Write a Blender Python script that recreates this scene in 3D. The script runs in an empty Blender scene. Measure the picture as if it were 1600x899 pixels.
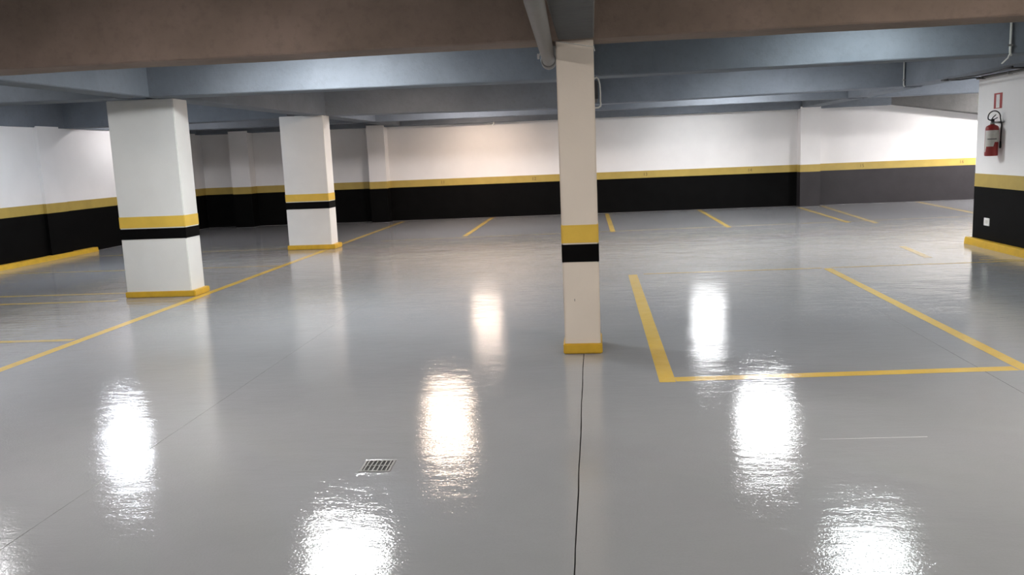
import bpy, bmesh, math, random
from mathutils import Matrix, Vector
random.seed(7)
C = bpy.context.scene.collection
S = bpy.context.scene

# ---------------------------------------------------------------- camera
H = 1.6
cd = bpy.data.cameras.new('camera'); cam = bpy.data.objects.new('camera', cd); C.objects.link(cam)
cd.sensor_width = 36.0; cd.lens = 1328.66 / 1600 * 36.0; cd.clip_start = .05; cd.clip_end = 200
r = Vector((0.9948582527857825, 0.09265728967200844, -0.04088622671092979))
u = Vector((0.02580456783925067, 0.1584750670766677, 0.9870257227619121))
w = Vector((-0.09793457582820042, 0.9830057374123933, -0.15526924702486086))
M = Matrix((r, u, -w)).transposed().to_4x4(); M.translation = Vector((0, 0, H))
cam.matrix_world = M
S.camera = cam

# ---------------------------------------------------------------- world, exposure
wd = bpy.data.worlds.new('world'); S.world = wd; wd.use_nodes = True
wd.node_tree.nodes['Background'].inputs[0].default_value = (.6, .65, .7, 1)
wd.node_tree.nodes['Background'].inputs[1].default_value = .02
S.view_settings.view_transform = 'Standard'; S.view_settings.look = 'None'
S.view_settings.gamma = 1; S.view_settings.use_curve_mapping = False
S.view_settings.exposure = 0.0

WARM = (1.0, .80, .64); COOL = (.86, .95, 1.0); NEUT = (1.0, .94, .88); PINK = (1.0, .87, .84)
# lamps: x, y, colour, radiance, label
LAMPS = [
    (-2.85, 8.70, (1.005, 1.027, 1.035), 132, 'ceiling lamp between the first and second cross beams, left of the centre column'),
    (2.85, 8.85, (0.943, 1.028, 1.042), 48.7, 'ceiling lamp between the first and second cross beams, right of the centre column'),
    (-2.57, 13.9, (1.25, 0.97, 0.76), 60, 'warm ceiling lamp behind the second cross beam, left of the centre column'),
    (2.70, 13.7, (0.973, 1.001, 1.024), 95, 'cool white ceiling lamp behind the second cross beam, right of the centre column'),
    (-2.68, 20.35, (1.25, 0.97, 0.78), 38, 'warm ceiling lamp close to the far wall, left of the centre column'),
    (2.65, 20.2, (1.000, 1.010, 1.028), 52.6, 'cool white ceiling lamp close to the far wall, right of the centre column'),
    (-7.70, 12.9, (0.938, 0.995, 1.094), 88.0, 'ceiling lamp over the left aisle beyond the wide near column'),
    (-7.15, 8.45, (0.983, 0.981, 0.985), 20.5, 'ceiling lamp over the left aisle before the wide near column'),
    (-2.75, 4.2, (1.084, 1.002, 0.951), 75.7, 'warm ceiling lamp in front of the nearest beam, left side'),
    (2.60, 4.2, (1.096, 1.011, 0.928), 89.8, 'warm ceiling lamp in front of the nearest beam, right side'),
    (-2.75, -1.5, (1.007, 0.995, 0.992), 44.2, 'ceiling lamp behind the viewer, left side'),
    (2.60, -1.5, (1.012, 1.003, 0.996), 68.1, 'ceiling lamp behind the viewer, right side'),
    (-7.70, 2.5, (0.999, 0.993, 0.997), 42.8, 'ceiling lamp over the left aisle near the viewer'),
    (8.60, 15.6, (1.013, 0.995, 0.999), 370, 'ceiling lamp in the side bay past the extinguisher wall'),
    (10.6, 20.4, (1.046, 1.000, 0.988), 360, 'bright ceiling lamp at the far wall of the side bay'),
    (-2.65, 17.6, (1.120, 1.016, 0.982), 115, 'warm ceiling lamp between the last two cross beams, left of the centre column'),
    (2.65, 16.9, (1.013, 1.012, 1.016), 126.9, 'cool white ceiling lamp between the last two cross beams, right of the centre column'),
    (-8.95, 17.4, (1.032, 0.993, 1.012), 34, 'added dim fill light for the dark far left corner bay'),  # added fill light; the wide near column hides its reflection in the floor
]

# ---------------------------------------------------------------- materials
def nt(name):
    m = bpy.data.materials.new(name); m.use_nodes = True
    t = m.node_tree; return m, t, t.nodes['Principled BSDF']
def noise(t, scale, detail=3, rough=.55, vec=None, stretch=None):
    n = t.nodes.new('ShaderNodeTexNoise'); n.inputs['Scale'].default_value = scale
    n.inputs['Detail'].default_value = detail; n.inputs['Roughness'].default_value = rough
    g = t.nodes.new('ShaderNodeNewGeometry')
    if stretch:
        mp = t.nodes.new('ShaderNodeMapping'); mp.inputs['Scale'].default_value = stretch
        t.links.new(g.outputs['Position'], mp.inputs['Vector']); t.links.new(mp.outputs[0], n.inputs['Vector'])
    else:
        t.links.new(g.outputs['Position'], n.inputs['Vector'])
    return n.outputs['Fac']
def ramp(t, fac, a, b, p0=.35, p1=.65):
    rr = t.nodes.new('ShaderNodeValToRGB'); rr.color_ramp.elements[0].position = p0; rr.color_ramp.elements[1].position = p1
    rr.color_ramp.elements[0].color = (*a, 1); rr.color_ramp.elements[1].color = (*b, 1)
    t.links.new(fac, rr.inputs[0]); return rr.outputs[0]
def mix(t, f, a, b, mode='MIX'):
    n = t.nodes.new('ShaderNodeMix'); n.data_type = 'RGBA'; n.blend_type = mode
    if isinstance(f, float): n.inputs[0].default_value = f
    else: t.links.new(f, n.inputs[0])
    for k, v in ((6, a), (7, b)):
        if isinstance(v, tuple): n.inputs[k].default_value = (*v, 1)
        else: t.links.new(v, n.inputs[k])
    return n.outputs[2]
def bump(t, bs, h, strength, dist, prev=None):
    b = t.nodes.new('ShaderNodeBump'); b.inputs['Strength'].default_value = strength; b.inputs['Distance'].default_value = dist
    t.links.new(h, b.inputs['Height'])
    if prev: t.links.new(prev, b.inputs['Normal'])
    t.links.new(b.outputs[0], bs.inputs['Normal']); return b.outputs[0]
def paint(name, col, rough=.6, var=.06, bs_=.15, scale=3, spec=.5):
    m, t, b = nt(name)
    a = tuple(c * (1 - var) for c in col); z = tuple(min(1, c * (1 + var)) for c in col)
    t.links.new(ramp(t, noise(t, scale, 5), a, z), b.inputs['Base Color'])
    b.inputs['Roughness'].default_value = rough; b.inputs['Specular IOR Level'].default_value = spec
    bump(t, b, noise(t, 45, 4), bs_, .004)
    return m
def concrete(name, a, b_, stain):
    m, t, b = nt(name)
    c1 = ramp(t, noise(t, 1.3, 6, .6), a, b_)
    c2 = mix(t, ramp(t, noise(t, 14, 6, .7), (0, 0, 0), (.35, .35, .35), .5, .75), c1, stain)
    t.links.new(c2, b.inputs['Base Color']); b.inputs['Roughness'].default_value = .85
    b.inputs['Specular IOR Level'].default_value = .25
    n1 = bump(t, b, noise(t, 9, 5), .35, .02); bump(t, b, noise(t, 70, 3), .35, .004, n1)
    return m
def plain(name, col, rough=.5, metal=0, spec=.5):
    m, t, b = nt(name); n = noise(t, 25, 3)
    t.links.new(ramp(t, n, tuple(c * .93 for c in col), tuple(min(1, c * 1.05) for c in col)), b.inputs['Base Color'])
    b.inputs['Roughness'].default_value = rough; b.inputs['Metallic'].default_value = metal; b.inputs['Specular IOR Level'].default_value = spec
    return m

MW = paint('white_wall_paint', (.80, .785, .775), .62, .03, .2, 1.2, .3)
MCOL = paint('white_column_paint', (.74, .74, .72), .55, .03, .2, 2, .35)
MCOLW = paint('cream_column_paint', (.73, .655, .565), .55, .03, .2, 2, .35)
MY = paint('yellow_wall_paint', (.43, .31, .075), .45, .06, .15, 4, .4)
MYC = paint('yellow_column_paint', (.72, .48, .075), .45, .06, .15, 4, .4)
MYD = paint('yellow_kerb_paint', (.62, .38, .03), .35, .08, .2, 8, .5)
MB = paint('black_band_paint', (.0028, .0027, .0027), .65, .2, .2, 4, .06)
MBG = paint('lighter_black_band', (.022, .019, .021), .5, .15, .2, 3, .35)  # lighter tone of the black band, from the right pilaster onwards
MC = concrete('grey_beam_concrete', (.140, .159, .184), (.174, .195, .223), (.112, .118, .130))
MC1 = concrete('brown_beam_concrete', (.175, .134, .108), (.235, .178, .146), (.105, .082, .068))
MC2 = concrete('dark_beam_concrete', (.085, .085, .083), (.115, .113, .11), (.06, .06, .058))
MSL = concrete('slab_concrete', (.42, .43, .44), (.5, .5, .5), (.35, .35, .35))
MPV = plain('grey_pvc', (.115, .108, .10), .5)
MPL = plain('pale_conduit', (.55, .55, .52), .45)
MDK = plain('dark_cable', (.02, .02, .022), .5)
MWH = plain('white_enamel', (.75, .75, .73), .35)
MRED = plain('red_enamel', (.30, .022, .02), .3)
MSR = plain('red_sign_print', (.38, .06, .06), .45)
MLB = plain('paper_label', (.62, .60, .55), .6)
MST = plain('steel', (.35, .35, .34), .35, .9)
MDR = plain('dull_painted_metal', (.15, .145, .135), .5)
MGR = plain('grout_dark', (.02, .02, .02), .8)
MNUM = plain('brown_stencil_paint', (.16, .10, .03), .6)

def floor_mat():
    m, t, b = nt('grey_epoxy')
    c = ramp(t, noise(t, .5, 6, .6), (.262, .268, .28), (.292, .298, .31))
    c = mix(t, ramp(t, noise(t, 90, 4, .7), (0, 0, 0), (.3, .3, .3), .45, .7), c, (.250, .252, .258))
    t.links.new(c, b.inputs['Base Color'])
    b.inputs['Specular IOR Level'].default_value = .5; b.inputs['IOR'].default_value = 1.56
    rr = t.nodes.new('ShaderNodeMapRange'); t.links.new(noise(t, 1.1, 5, .6), rr.inputs[0])
    rr.inputs[1].default_value = .3; rr.inputs[2].default_value = .7; rr.inputs[3].default_value = .035; rr.inputs[4].default_value = .07
    t.links.new(rr.outputs[0], b.inputs['Roughness'])
    n1 = bump(t, b, noise(t, 1.6, 2, .5), .35, .012)
    n2 = bump(t, b, noise(t, 1, 4, .6, stretch=(4, 10, 5)), .75, .0030, n1)
    bump(t, b, noise(t, 80, 2, .6), .6, .0010, n2)
    return m
MF = floor_mat()
def line_mat(name, fade):
    m, t, b = nt(name)
    c = ramp(t, noise(t, 5, 6, .7), (.62, .41, .06), (.66, .45, .09))
    c = mix(t, ramp(t, noise(t, 3.5, 6, .75), (0, 0, 0), (1, 1, 1), .62 - fade, 1.0 - fade * .8), c, (.42, .36, .24))
    t.links.new(c, b.inputs['Base Color']); b.inputs['Roughness'].default_value = .14
    n1 = bump(t, b, noise(t, 1.6, 2, .5), .35, .012)
    n2 = bump(t, b, noise(t, 1, 4, .6, stretch=(4, 10, 5)), .75, .0030, n1); bump(t, b, noise(t, 80, 2, .6), .6, .0010, n2)
    return m
ML = line_mat('floor_line_yellow', 0); ML2 = line_mat('floor_line_faded', .22); MLF = line_mat('floor_line_worn', .35)
def emit(name, col, s):
    m = bpy.data.materials.new(name); m.use_nodes = True; t = m.node_tree; t.nodes.clear()
    e = t.nodes.new('ShaderNodeEmission'); o = t.nodes.new('ShaderNodeOutputMaterial')
    e.inputs[0].default_value = (*col, 1); e.inputs[1].default_value = s; t.links.new(e.outputs[0], o.inputs[0]); return m

# ---------------------------------------------------------------- helpers
def mesh(name, v, f, m, parent=None, smooth=False):
    me = bpy.data.meshes.new(name); me.from_pydata([tuple(p) for p in v], [], f); me.update()
    bm = bmesh.new(); bm.from_mesh(me); bmesh.ops.recalc_face_normals(bm, faces=bm.faces); bm.to_mesh(me); bm.free()
    me.materials.append(m)
    if smooth:
        for p in me.polygons: p.use_smooth = True
    o = bpy.data.objects.new(name, me); C.objects.link(o)
    if parent: o.parent = parent
    return o
BF = [(0, 1, 2, 3), (7, 6, 5, 4), (0, 4, 5, 1), (1, 5, 6, 2), (2, 6, 7, 3), (3, 7, 4, 0)]
def boxv(x0, y0, z0, x1, y1, z1):
    return [(x0, y0, z0), (x1, y0, z0), (x1, y1, z0), (x0, y1, z0), (x0, y0, z1), (x1, y0, z1), (x1, y1, z1), (x0, y1, z1)]
def box(name, x0, y0, z0, x1, y1, z1, m, parent=None, bev=0):
    o = mesh(name, boxv(x0, y0, z0, x1, y1, z1), BF, m, parent)
    if bev:
        bm = bmesh.new(); bm.from_mesh(o.data)
        bmesh.ops.bevel(bm, geom=list(bm.edges), offset=bev, segments=2, affect='EDGES'); bm.to_mesh(o.data); bm.free()
    return o
def tube_geo(pts, rad, n=10):
    pts = [Vector(p) for p in pts]; v = []; f = []
    for i, p in enumerate(pts):
        d = (pts[min(i + 1, len(pts) - 1)] - pts[max(i - 1, 0)]).normalized()
        a = d.orthogonal().normalized() if i == 0 else (a - d * a.dot(d)).normalized()
        b = d.cross(a); rr = rad[i] if isinstance(rad, (list, tuple)) else rad
        for k in range(n):
            q = 2 * math.pi * k / n; v.append(p + (a * math.cos(q) + b * math.sin(q)) * rr)
    for i in range(len(pts) - 1):
        for k in range(n): f.append((i * n + k, i * n + (k + 1) % n, (i + 1) * n + (k + 1) % n, (i + 1) * n + k))
    f.append(tuple(range(n))[::-1]); f.append(tuple(range((len(pts) - 1) * n, len(pts) * n)))
    return v, f
def tube(name, pts, rad, m, parent=None, n=10):
    v, f = tube_geo(pts, rad, n); o = mesh(name, v, f, m, parent)
    for p in o.data.polygons: p.use_smooth = len(p.vertices) == 4
    return o
def tag(o, label, cat=None, group=None, kind=None):
    if label: o['label'] = label
    if cat: o['category'] = cat
    if group: o['group'] = group
    if kind: o['kind'] = kind
    return o
def empty(name, loc, label, cat, group=None):
    o = bpy.data.objects.new(name, None); C.objects.link(o); o.location = loc; o.empty_display_size = .1
    return tag(o, label, cat, group)
def par(child, root):                     # keep world coordinates of a child made in world space
    child.parent = root; child.matrix_parent_inverse = Matrix.Translation(-Vector(root.location)); return child
def struct(o, label=None): o['kind'] = 'structure'; o['label'] = label or o.name.replace('_', ' '); return o

# heights of the painted bands
YT, YB = 1.038, .860
ZS = 2.97            # underside of the slab
ZB = 2.431           # underside of the beams
def WY(x): return 21.98 + .042 * x        # far wall line (it runs slightly askew)

# ---------------------------------------------------------------- floor with real saw-cut joints
def build_floor():
    x_l, x_r, y_n, y_f = -10.3, 14.2, -9.2, 22.9
    joints = [(-2.59, .0009, .002), (-.108, .0030, .012), (2.63, .0009, .002)]
    cols = [x_l]; dz = [0]; kind = []
    for x, hw, d in joints: cols += [x - hw, x, x + hw]; dz += [0, -d, 0]
    cols.append(x_r); dz.append(0)
    v = []; f = []; mats = []
    yl = [y_n, 0, 2] + [2.3 + .12 * i for i in range(36)] + [6.62, 6.64, 12, y_f]
    yl = sorted(set(round(a, 3) for a in yl)); jit = 0
    for y in yl:
        jit = jit * .8 + random.uniform(-.0016, .0016)
        for i, x in enumerate(cols):
            xx, z = x, dz[i]
            if i in (4, 5, 6):
                xx += jit
                if i != 5: xx += (1 if i == 6 else -1) * random.uniform(-.0008, .0008)
                if y > 6.63: z = 0
            v.append((xx, y, z))
    n = len(cols)
    for j in range(len(yl) - 1):
        for i in range(n - 1):
            f.append((j * n + i, j * n + i + 1, (j + 1) * n + i + 1, (j + 1) * n + i)); mats.append(1 if (i in (4, 5) and yl[j] < 6.63) or i in (1, 2, 7, 8) else 0)
    o = mesh('floor', v, f, MF)
    if o.data.polygons[0].normal.z < 0: o.data.flip_normals()
    o.data.materials.append(MGR)
    for p, mi in zip(o.data.polygons, mats): p.material_index = mi
    return struct(o, 'glossy grey epoxy car park floor with fine joints')
floor = build_floor()
def stripe(p0, p1, wd_, m, label=None):
    a, b = Vector(p0), Vector(p1); d = (b - a).normalized(); nrm = Vector((-d.y, d.x)) * wd_ / 2
    L = (b - a).length; n = max(2, int(L / .4)); v = []; f = []
    for i in range(n + 1):
        p = a + (b - a) * i / n; j = random.uniform(-.003, .003)
        for s in (-1, 1):
            q = p + nrm * s * (1 + j / wd_)
            v.append((q.x, q.y, 0.0012))
    for i in range(n): f.append((2 * i, 2 * i + 1, 2 * i + 3, 2 * i + 2))
    o = mesh('parking_line', v, f, m, floor)
    if o.data.polygons[0].normal.z < 0: o.data.flip_normals()
    if label: o['label'] = label
    return o
stripe((.478, 5.76), (.476, 10.92), .115, ML, 'yellow line on the left of the marked bay right of the centre column')
stripe((.535, 5.83), (2.86, 5.985), .112, ML, 'yellow line across the near end of the marked bay')
stripe((2.918, 5.93), (2.93, 11.02), .10, ML, 'yellow line on the right of the marked bay')
stripe((.62, 10.96), (2.87, 11.06), .07, MLF, 'worn pale line closing the far end of the marked bay')
stripe((-4.955, 3.0), (-4.90, 15.0), .105, ML, 'long yellow line running past the two wide columns')
stripe((-4.90, 15.1), (-4.86, 21.4), .10, ML2)
for x0, x1, y0, y1, mm in [(-2.60, -2.60, 16.9, 21.8, ML2), (.365, .33, 16.8, 21.9, ML2), (2.64, 2.66, 17.0, 22.0, ML2),
                       (4.97, 5.05, 17.2, 21.6, ML2), (5.40, 5.66, 16.9, 21.9, MLF), (7.82, 8.05, 18.2, 22.2, MLF)]:
    stripe((x0, y0), (x1, y1), .10, mm)
stripe((-4.2, 16.45), (7.6, 17.7), .05, MLF, 'thin pale line across the bays at the far wall')
stripe((-10.0, 10.42), (-5.95, 10.50), .09, MLF); stripe((-10.0, 9.72), (-5.9, 9.88), .09, MLF)
stripe((-9.9, 12.92), (-4.97, 12.93), .07, MLF); stripe((-9.9, 15.2), (-5.7, 15.6), .08, MLF)
stripe((-9.9, 7.45), (-5.02, 7.58), .10, MLF, 'yellow line meeting the long line at the left edge')
stripe((4.56, 13.1), (4.44, 11.75), .10, MLF); stripe((3.0, 11.08), (5.45, 11.22), .06, MLF)
stripe((4.95, 11.42), (5.45, 11.30), .07, MLF)

stripe((1.19, 4.563), (1.76, 4.590), .002, MWH, 'fine pale scratch in the floor near the right highlight').name = 'scratch'
# ---------------------------------------------------------------- walls
ceiling = struct(box('ceiling', -10.4, -9.3, ZS, 14.3, 23, ZS + .2, MSL), 'concrete ceiling slab above the beams')
TH = .2
def wall_run(o_parent, axis, a0, a1, base0, base1, sgn, z0, z1, name, m, proud):
    """thin painted band along a wall face; axis 'x' (face line y=base) or 'y' (face line x=base)"""
    p = proud * sgn
    if axis == 'x':
        v = [(a0, base0 + p, z0), (a1, base1 + p, z0), (a1, base1, z0), (a0, base0, z0), (a0, base0 + p, z1), (a1, base1 + p, z1), (a1, base1, z1), (a0, base0, z1)]
    else:
        v = [(base0 + p, a0, z0), (base1 + p, a1, z0), (base1, a1, z0), (base0, a0, z0), (base0 + p, a0, z1), (base1 + p, a1, z1), (base1, a1, z1), (base0, a0, z1)]
    return mesh(name, v, BF, m, o_parent)
# far wall
XL = -10.10
v = [(XL - .2, WY(XL - .2), -.05), (14.2, WY(14.2), -.05), (14.2, WY(14.2) + TH, -.05), (XL - .2, WY(XL - .2) + TH, -.05)]
v += [(a, b, ZS) for a, b, c in v]
wb = struct(mesh('wall_back', v, BF, MW), 'far white wall with a yellow stripe over a black lower band')
xs = [XL, -9.22, -8.74, -5.66, -5.22, 5.12, 5.60, 14.0]
for a0, a1 in ((xs[0], xs[1]), (xs[2], xs[3]), (xs[4], xs[5]), (xs[6], xs[7])):
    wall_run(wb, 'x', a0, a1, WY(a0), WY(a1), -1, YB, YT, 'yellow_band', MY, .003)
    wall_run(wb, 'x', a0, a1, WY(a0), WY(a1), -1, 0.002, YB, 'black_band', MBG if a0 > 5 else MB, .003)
def pilaster(x0, x1, d, parent):
    y0, y1 = WY(x0), WY(x1)
    v = [(x0, y0 - d, 0), (x1, y1 - d, 0), (x1, y1, 0), (x0, y0, 0)]; v += [(a, b, ZB + .02) for a, b, c in v]
    p = mesh('pilaster', v, BF, MW, parent)
    e = .003
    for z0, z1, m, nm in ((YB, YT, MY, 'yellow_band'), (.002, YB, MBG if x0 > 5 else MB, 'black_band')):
        v = [(x0 - e, y0 - d - e, z0), (x1 + e, y1 - d - e, z0), (x1 + e, y1, z0), (x0 - e, y0, z0)]; v += [(a, b, z1) for a, b, c in v]
        mesh(nm, v, BF, m, p)
for a, b in ((-9.22, -8.74), (-5.66, -5.22), (5.12, 5.60)): pilaster(a, b, .36, wb)
# bay numbers stencilled on the yellow stripe
def text_mesh(s, size, ext=.0008):
    cu = bpy.data.curves.new('t', 'FONT'); cu.body = s; cu.size = size; cu.align_x = 'CENTER'; cu.align_y = 'CENTER'; cu.extrude = ext
    o = bpy.data.objects.new('t', cu); C.objects.link(o); dg = bpy.context.evaluated_depsgraph_get(); dg.update()
    me = bpy.data.meshes.new_from_object(o.evaluated_get(dg)); bpy.data.objects.remove(o); return me
for x, s in ((-3.85, '11'), (-1.50, '12'), (1.33, '13'), (3.95, '14'), (6.72, '15'), (9.15, '16')):
    me = text_mesh(s, .115); me.materials.clear(); me.materials.append(MNUM)
    o = bpy.data.objects.new('bay_number', me); C.objects.link(o); o.parent = wb
    o.rotation_euler = (math.pi / 2, 0, math.atan(.042)); o.location = (x, WY(x) - .0045, .945)
# left wall
wl = struct(box('wall_left', XL - .2, -9.2, -.05, XL, 22, ZS, MW), 'left white wall with a yellow stripe over a black lower band')
for a0, a1 in ((-9, 14.85), (15.5, WY(XL) - .01)):
    wall_run(wl, 'y', a0, a1, XL, XL, 1, YB, YT, 'yellow_band', MY, .003)
    wall_run(wl, 'y', a0, a1, XL, XL, 1, .002, YB, 'black_band', MB, .003)
pl = box('pilaster', XL, 14.85, 0, XL + .06, 15.5, ZB + .02, MW, wl)
box('yellow_band', XL, 14.847, YB, XL + .063, 15.503, YT, MY, pl); box('black_band', XL, 14.847, .002, XL + .063, 15.503, YB, MB, pl)
# right wall (ends at y 13.2; beyond it the side bay opens)
XR = 5.60; YE = 13.2
wr = struct(box('wall_right', XR, -9.2, -.05, XR + .25, YE, ZB, MW), 'right white wall with fire extinguisher, yellow stripe and black lower band')
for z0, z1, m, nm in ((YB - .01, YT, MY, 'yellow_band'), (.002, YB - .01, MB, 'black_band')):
    box(nm, XR - .003, -9.0, z0, XR + .253, YE + .003, z1, m, wr)
struct(box('wall_side_bay', 14.0, YE - 3, -.05, 14.2, 23, ZS, MW), 'end wall of the side bay')
struct(box('wall_side_bay_near', XR + .25, 10.0, -.05, 14.0, 10.2, ZS, MW), 'near wall of the side bay')
struct(box('wall_front', XL - .2, -9.4, -.05, 14.2, -9.2, ZS, MW), 'wall behind the viewer')
# kerbs along the walls
def kerb(name, x0, x1, y0, y1, z, label, rag):
    n = int((y1 - y0) / .35); v = []; f = []
    for i in range(n + 1):
        y = y0 + (y1 - y0) * i / n; j = random.uniform(-rag, rag)
        a, b = (x0, x1 + j) if x1 > x0 else (x0, x1 - j)
        v += [(a, y, -.005), (b, y, -.005), (b + (a - b) * .12, y, z * .9 + j * .2), (b + (a - b) * .25, y, z + j * .3), (a, y, z + j * .3)]
    for i in range(n):
        for k in range(5): f.append((5 * i + k, 5 * i + (k + 1) % 5, 5 * i + 5 + (k + 1) % 5, 5 * i + 5 + k))
    f += [tuple(range(5)), tuple(range(5 * n, 5 * n + 5))]
    return struct(mesh(name, v, f, MYD), label)
kerb('baseboard_left', XL + .004, XL + .13, 2.0, 16.25, .085, 'low yellow painted kerb along the left wall', .008)
kerb('baseboard_right', XR - .004, XR - .10, -8.5, YE + .06, .10, 'low yellow painted kerb along the right wall', .004)

# ---------------------------------------------------------------- beams
def beam(p0, p1, wd_, label, zb=ZB, m=None, side=1, group=None, zb1=None, jit=.004, nm='ceiling_beam', ztop=ZS):
    """p0,p1: ends of the visible face line; the body extends to the side (left-hand normal * side)"""
    a, b = Vector(p0), Vector(p1); d = (b - a).normalized(); nr = Vector((-d.y, d.x)) * side * wd_
    L = (b - a).length; n = max(1, int(L / .22)); v = []; f = []; j0 = j1 = 0
    for i in range(n + 1):
        p = a + (b - a) * i / n; q = p + nr; z = zb + ((zb1 if zb1 is not None else zb) - zb) * i / n
        j0 = j0 * .6 + random.uniform(-jit, jit); j1 = j1 * .6 + random.uniform(-jit, jit)
        v += [(p.x, p.y, ztop), (p.x, p.y, z + .012 + j0), (p.x + nr.x * .03, p.y + nr.y * .03, z + j0 * .4),
              (q.x - nr.x * .03, q.y - nr.y * .03, z + j1 * .4), (q.x, q.y, z + .012 + j1), (q.x, q.y, ztop)]
    for i in range(n):
        for k in range(6): f.append((6 * i + k, 6 * i + (k + 1) % 6, 6 * i + 6 + (k + 1) % 6, 6 * i + 6 + k))
    f += [tuple(range(6)), tuple(range(6 * n, 6 * n + 6))]
    return tag(mesh(nm, v, f, m or MC), label, 'beam', 'concrete beams under the ceiling', 'structure')
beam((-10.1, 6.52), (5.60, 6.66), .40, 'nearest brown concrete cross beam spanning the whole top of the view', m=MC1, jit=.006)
beam((-10.1, 9.50), (-5.52, 9.66), .40, 'pale cross beam at the left edge, left of the wide near column')
beam((-5.18, 9.76), (-.26, 10.12), .40, 'pale blue-grey cross beam between the wide near column and the centre column')
beam((.03, 10.0), (5.15, 9.68), .38, 'pale blue-grey cross beam right of the centre column, first behind the brown beam')
beam((-10.07, 15.75), (-10.07, -9.2), .03, 'edge beam along the top of the left wall, up to the dark cross beam', side=-1)
beam((-10.07, 21.5), (-10.07, 16.15), .03, 'edge beam along the top of the left wall in the far corner', side=-1)
beam((-10.1, 15.75), (-5.66, 15.75), .40, 'dark cross beam against the left wall, seen left of the wide near column')
beam((-4.82, 15.45), (-.26, 16.85), .40, 'brownish grey cross beam between the farther wide column and the centre column')
beam((.03, 15.95), (5.15, 14.85), .40, 'blue-grey cross beam right of the centre column, second behind the brown beam')
beam((-10.1, 18.9), (-5.30, 18.95), .40, 'dark cross beam at the far left, behind the farther wide column')
beam((-4.80, 19.0), (-.26, 19.25), .20, 'thin looking lit cross beam just before the far wall, left of the centre column')
beam((.03, 18.42), (5.15, 18.05), .25, 'dark cross beam just before the far wall, right of the centre column')
beam((5.56, 18.15), (14.0, 18.3), .40, 'bright cross beam in the side bay past the extinguisher wall')
beam((-10.1, WY(-10.1) - .30), (7.30, WY(7.30) - .30), .31, 'edge beam running along the top of the far wall', zb=2.405)
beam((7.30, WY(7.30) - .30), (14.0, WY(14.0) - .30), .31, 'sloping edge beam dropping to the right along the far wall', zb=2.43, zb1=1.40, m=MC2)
beam((14.0, YE - 3), (14.0, 22), .02, 'edge beam on the end wall of the side bay')
# lengthwise beams: left line, centre line, right line (faces seen from the middle)
for y0, y1, x0, x1, wd_, lb in [(-9.2, 6.52, -5.20, -5.20, .31, 'lengthwise beam over the left column line, nearest part before the brown beam'),
        (6.98, 9.76, -5.20, -5.15, .33, 'lengthwise beam from the brown beam to the wide near column'),
        (10.1, 15.45, -5.02, -4.82, .36, 'lengthwise beam between the two wide white columns'),
        (15.9, 19.0, -4.81, -4.80, .40, 'lengthwise beam just behind the farther wide column'),
        (19.4, 21.45, -4.80, -4.80, .40, 'short lengthwise beam end between the last cross beam and the far wall, left')]:
    beam((x0, y0), (x1, y1), wd_, lb)
for y0, y1, lb in [(-9.2, 6.64, 'dark grey lengthwise beam reaching from above the viewer to the centre column'),
        (7.05, 10.0, 'lengthwise beam hidden behind the centre column, first part'),
        (10.5, 15.98, 'lengthwise beam hidden behind the centre column, middle part'),
        (17.2, 18.5, 'lengthwise beam hidden behind the centre column, last part')]:
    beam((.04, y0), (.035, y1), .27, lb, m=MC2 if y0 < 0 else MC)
for y0, y1, lb in [(-9.2, 6.64, 'lengthwise beam over the right wall before the brown beam'),
        (7.05, 9.68, 'lengthwise beam over the right wall behind the brown beam'),
        (10.05, 14.85, 'lengthwise beam over the extinguisher wall, between the two blue-grey cross beams'),
        (15.25, 18.08, 'lengthwise beam past the extinguisher wall'),
        (18.45, 21.85, 'lengthwise beam end at the far wall by the right pilaster')]:
    beam((5.15, y0), (5.15, y1), .42, lb, side=-1)

# ---------------------------------------------------------------- columns
def column(x0, x1, y0, y1, label, mt, bands, plinth, e, group=None):
    cx, cy = (x0 + x1) / 2, (y0 + y1) / 2
    rt = empty('concrete_column', (cx, cy, 0), label, 'column', group)
    yb1, yb0, bb0 = bands
    par(box('shaft', x0, y0, 0, x1, y1, ZB + .004, mt, bev=.008), rt)
    k = .003
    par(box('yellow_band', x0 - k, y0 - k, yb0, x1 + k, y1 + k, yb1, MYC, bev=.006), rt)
    par(box('black_band', x0 - k, y0 - k, bb0, x1 + k, y1 + k, yb0, MB, bev=.006), rt)
    par(box('plinth', x0 - e, y0 - .02, .001, x1 + e + plinth[1], y1 + .02, plinth[0], MYD, bev=.008), rt)
    return rt
column(-5.885, -5.035, 10.09, 10.46, 'wide white column nearest on the left, with yellow and black bands and yellow plinth', MCOL, (1.022, .872, .729), (.075, .04), .015, 'wide white columns on the left')
column(-5.64, -4.83, 15.26, 15.66, 'farther wide white column on the left, smaller, in front of the dark far corner', MCOL, (1.030, .885, .745), (.085, .04), .03, 'wide white columns on the left')
cc = column(-.256, .030, 6.655, 7.04, 'slim cream column in the centre, closest to the viewer, with wide yellow and black bands', MCOLW, (1.036, .884, .733), (.083, .0), .012)
par(box('paint_chip', -.170, 6.6535, .425, -.166, 6.656, .445, MDK), cc)

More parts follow.
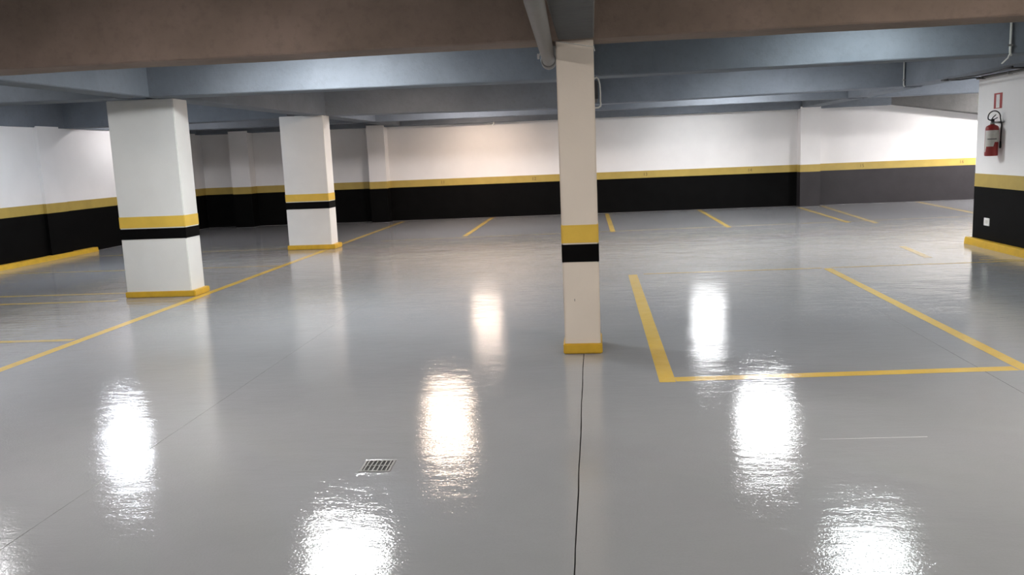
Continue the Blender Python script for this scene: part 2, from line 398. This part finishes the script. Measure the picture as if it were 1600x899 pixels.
# ---------------------------------------------------------------- services
# grey drain pipe under the beams, left of the centre column
pp = empty('drain_pipe', (-.27, 4.5, 2.37), 'grey plastic pipe running under the beams to the left side of the centre column', 'pipe')
par(tube('pipe_run', [(-.115, .2, 2.368), (-.275, 4.5, 2.368), (-.335, 7.0, 2.368), (-.350, 7.52, 2.368)], .054, MPV, n=20), pp)
par(tube('coupling', [(-.347, 7.34, 2.368), (-.3475, 7.36, 2.368), (-.352, 7.56, 2.368), (-.352, 7.58, 2.366)], [.057, .064, .064, .058], MPV, n=20), pp)
o = par(tube('elbow', [(-.352, 7.56, 2.368), (-.353, 7.66, 2.37), (-.345, 7.73, 2.385), (-.33, 7.78, 2.42), (-.32, 7.80, 2.48), (-.32, 7.80, 2.96)], .052, MPL, n=20), pp); o['label'] = 'paler grey elbow turning up at the end of the pipe'
par(box('clamp', -.428, 7.16, 2.36, -.412, 7.20, 2.40, MWH), pp)
par(tube('strap', [(-.415, 7.18, 2.375), (-.40, 7.18, 2.42), (-.39, 7.18, 2.96)], .004, MWH, n=6), pp)
# thin wire over the head of the centre column
tag(tube('wire', [(-.275, 6.647, 2.435), (-.18, 6.645, 2.412), (-.05, 6.645, 2.388), (.032, 6.650, 2.372), (.04, 6.9, 2.37)], .0035, MPL, n=6),
    'thin pale wire slung across the head of the centre column', 'wire')
# pale conduit loop on the right of the centre column
t = empty('conduit_loop', (.07, 7.3, 2.1), 'pale conduit loop hooked out beside the upper part of the centre column', 'conduit')
par(tube('conduit', [(.02, 7.3, 2.18), (.052, 7.3, 2.20), (.066, 7.3, 2.185), (.076, 7.3, 2.14), (.080, 7.3, 2.07), (.078, 7.3, 2.00), (.082, 7.3, 1.985), (.080, 7.3, 1.965), (.062, 7.3, 1.953), (.02, 7.3, 1.95)], .007, MPL, n=8), t)
par(box('junction_box', .015, 7.27, 2.02, .060, 7.33, 2.17, MDK, bev=.004), t)
par(box('bracket', .0, 7.22, 1.99, .05, 7.26, 2.02, MPV), t)
for z_ in (1.96, 2.19): par(tube('clip', [(.0, 7.045, z_), (.02, 7.2, z_), (.03, 7.3, z_)], .004, MPL, n=6), t)
# vertical conduits fixed to the faces of the right-hand cross beams
def vert_conduit(x, y, z0, z1, label, tail):
    t = empty('conduit', (x, y, z1), label, 'conduit', None)
    par(tube('tube', [(x, y - .014, z1), (x, y - .014, z0 + .02), (x + .006, y - .012, z0), (x + .02, y, z0 - .012)], .012, MPL, n=10), t)
    for zz in (z0 + .08, z1 - .12): par(box('clip', x - .022, y - .029, zz, x + .022, y - .001, zz + .02, MST), t)
    if tail: par(tube('spur', [(x, y - .014, z0 + .01), (x - .02, y - .02, z0 - .04), (x - .05, y + .05, z0 - .09)], .008, MPL, n=8), t)
vert_conduit(5.115, 14.86, ZB + .01, ZS, 'thin pale conduit down the face of the second cross beam right of the centre column', False)
vert_conduit(4.415, 9.72, ZB - .005, ZS, 'grey conduit down the face of the first cross beam at the right edge', True)
# rail conduit and black cable over the extinguisher wall
t = empty('wall_conduit', (5.56, 12, 2.44), 'grey conduit along the top edge of the extinguisher wall', 'conduit')
par(tube('tube', [(5.565, YE - .02, 2.400), (5.565, 11.6, 2.400), (5.565, 8.0, 2.400)], .019, MPV, n=10), t)
for y_ in (13.0, 12.2, 11.4): par(box('clip', 5.545, y_, 2.377, 5.60, y_ + .03, 2.424, MST), t)
t = empty('cable_bundle', (5.2, 12.5, 2.388), 'black cables sagging under the beam above the extinguisher wall', 'cable')
par(tube('cable', [(5.13, 13.2, 2.403), (5.17, 12.9, 2.396), (5.20, 12.4, 2.388), (5.22, 11.9, 2.390), (5.20, 11.5, 2.402), (5.18, 11.3, 2.409)], .011, MDK, n=8), t)
par(tube('cable', [(5.14, 13.15, 2.396), (5.25, 13.0, 2.382), (5.42, 12.96, 2.398), (5.57, 12.95, 2.388)], .009, MDK, n=8), t)
par(tube('cable', [(5.20, 11.45, 2.403), (5.3, 11.2, 2.378), (5.42, 11.0, 2.380), (5.52, 10.4, 2.398)], .012, MDK, n=8), t)
par(tube('cable_end', [(5.115, 13.3, 2.401), (5.14, 13.12, 2.398)], [.013, .017], MDK, n=8), t)
# small hook at the top of the far wall
tag(tube('hook', [(-2.44, WY(-2.44) - .31, 2.41), (-2.44, WY(-2.44) - .31, 2.37), (-2.46, WY(-2.46) - .30, 2.345), (-2.50, WY(-2.5) - .30, 2.335), (-2.52, WY(-2.5) - .30, 2.35)], .010, MPL, n=8),
    'small pale hook under the edge beam on the far wall, left of the centre column', 'hook')

# floor drain
def drain(x, y, s, rz):
    t = empty('floor_drain', (x, y, 0), 'small square metal floor drain with slotted grate in the near floor', 'drain'); t.rotation_euler = (0, 0, rz)
    h = s / 2; fr = .012; v = []; f = []
    for bx in ((-h, -h, h, -h + fr), (-h, h - fr, h, h), (-h, -h + fr, -h + fr, h - fr), (h - fr, -h + fr, h, h - fr)):
        k = len(v); v += boxv(bx[0], bx[1], -.004, bx[2], bx[3], .0035); f += [tuple(i + k for i in q) for q in BF]
    mesh('frame', v, f, MDR, t)
    mesh('sump', boxv(-h + fr, -h + fr, .0002, h - fr, h - fr, .0006), BF, MGR, t)
    n = 6
    for i in range(n):
        xx = -h + fr + (2 * h - 2 * fr) * (i + .5) / n
        box('slat', xx - .0038, -h + fr, .0008, xx + .0038, h - fr, .004, MDR, t)
    box('crossbar', -h + fr, -.004, .0008, h - fr, .004, .0036, MDR, t)
    # squeezed up epoxy around the frame
    v = []; f = []; n = 48
    for i in range(n):
        q = 2 * math.pi * i / n; c, s_ = math.cos(q), math.sin(q); k = h / max(abs(c), abs(s_))
        for rr, z in ((k + .001, .0), (k + .004, .0018 + random.uniform(-.0007, .0007)), (k + .012 + random.uniform(0, .010), .0013 + random.uniform(-.0005, .0005)), (k + .035 + random.uniform(0, .03), .0002)):
            v.append((c * rr, s_ * rr, z))
    for i in range(n):
        for j in range(3): f.append((4 * i + j, 4 * ((i + 1) % n) + j, 4 * ((i + 1) % n) + j + 1, 4 * i + j + 1))
    o = mesh('epoxy_collar', v, f, MF, t, True)
    if o.data.polygons[0].normal.z < 0: o.data.flip_normals()
drain(-1.17, 4.20, .165, .02)

# fire extinguisher on the right wall
def extinguisher(x, y, z):
    t = empty('fire_extinguisher', (x, y, z), 'red fire extinguisher with pale label and black hose hung on the right wall', 'extinguisher')
    def lathe(name, prof, m, n=24):
        v = []; f = []
        for rr, zz in prof:
            for k in range(n): q = 2 * math.pi * k / n; v.append((rr * math.cos(q), rr * math.sin(q), zz))
        for i in range(len(prof) - 1):
            for k in range(n): f.append((i * n + k, i * n + (k + 1) % n, (i + 1) * n + (k + 1) % n, (i + 1) * n + k))
        f += [tuple(range(n)), tuple(range((len(prof) - 1) * n, len(prof) * n))]
        return mesh(name, v, f, m, t, True)
    R_ = .085
    lathe('cylinder', [(R_ * .9, 0), (R_, .012), (R_, .36), (R_ * .97, .385), (R_ * .86, .405), (R_ * .55, .42), (.030, .428), (.026, .436)], MRED)
    lathe('collar', [(.028, .432), (.028, .452), (.018, .458), (.018, .47)], MST)
    # label wrapped over the side facing the viewer
    v = []; f = []; n = 14
    for i in range(n + 1):
        q = math.radians(-90 - 18 - 72 + 144 * i / n)   # towards -y, slightly to -x
        lo = .13 if i < 9 else .19
        if i < 2: lo = .055
        for zz in (lo, .35): v.append(((R_ + .0015) * math.cos(q), (R_ + .0015) * math.sin(q), zz))
    for i in range(n): f.append((2 * i, 2 * i + 2, 2 * i + 3, 2 * i + 1))
    mesh('paper_label', v, f, MLB, t)
    v = []; f = []
    for i in range(8):
        q = math.radians(-150 + 80 * i / 7)
        for zz in (.225, .238): v.append(((R_ + .0025) * math.cos(q), (R_ + .0025) * math.sin(q), zz))
    for i in range(7): f.append((2 * i, 2 * i + 2, 2 * i + 3, 2 * i + 1))
    mesh('printed_line', v, f, MPV, t)
    box('valve', -.018, -.016, .465, .02, .016, .505, MDK, t, .003)
    tube('lever', [(-.01, 0, .50), (.0, -.01, .525), (.035, -.02, .56)], .007, MDK, t, 8)
    tube('carry_handle', [(-.01, 0, .49), (.02, -.02, .50), (.05, -.03, .52)], .006, MDK, t, 8)
    pts = []
    for i in range(15):
        q = math.radians(195 - i * 200 / 14); pts.append((-.0 + .082 * math.cos(q) * .98, -.045, .525 + .085 * math.sin(q)))
    pts = [(-.015, 0, .485), (-.05, -.03, .49)] + pts + [(.098, -.05, .42), (.100, -.04, .30), (.098, -.04, .20)]
    tube('hose', pts, .0085, MDK, t, 8)
    tube('nozzle', [(.098, -.04, .20), (.098, -.04, .12), (.098, -.04, .10)], [.011, .014, .010], MDK, t, 10)
    box('wall_bracket', .02, -.02, .440, .112, .02, .468, MST, t)
    tube('hook_pin', [(.105, -.02, .45), (.105, -.11, .455), (.10, -.12, .475)], .006, MST, t, 8)
    return t
extinguisher(XR - .112, 12.47, 1.300)
# sign plate over it
t = empty('wall_sign', (XR, 12.58, 2.05), 'small red sign with a white middle panel above the fire extinguisher', 'sign')
par(box('plate', XR - .004, 12.46, 1.945, XR - .0005, 12.70, 2.155, MSR), t)
par(box('white_panel', XR - .0055, 12.53, 1.955, XR - .004, 12.63, 2.135, MWH), t)
# wall outlet plate
t = empty('wall_outlet', (XR, 12.74, .36), 'white outlet plate on the black lower band of the right wall', 'outlet')
par(box('plate', XR - .012, 12.66, .305, XR - .003, 12.83, .415, MWH, bev=.003), t)
par(box('socket', XR - .014, 12.71, .335, XR - .012, 12.78, .385, MLB), t)

# ---------------------------------------------------------------- lamps
def lamp(x, y, col, s, label):
    drop = .27 if y > 20 and abs(x) < 5 else 0
    t = empty('ceiling_lamp', (x, y, ZS - drop), label, 'lamp', 'ceiling lamps between the beams'); L = .34; D = .26
    if drop:
        for sx in (-.2, .2): tube('rod', [(sx, 0, drop), (sx, 0, -.01)], .006, MWH, t, 6)
    box('housing', -L - .03, -D - .03, -.05, L + .03, D + .03, 0, MWH, t, .004)
    em = emit('lamp_glow', col, s)
    v = [(-L, -D, -.05), (L, -D, -.05), (L, D, -.05), (-L, D, -.05), (-L + .03, -D + .03, -.10), (L - .03, -D + .03, -.10), (L - .03, D - .03, -.10), (-L + .03, D - .03, -.10)]
    mesh('diffuser', v, BF, em, t)
    for sx in (-1, 1): box('end_cap', sx * (L + .008) - .007, -D, -.075, sx * (L + .008) + .007, D, -.048, MWH, t)
for a in LAMPS: lamp(*a)
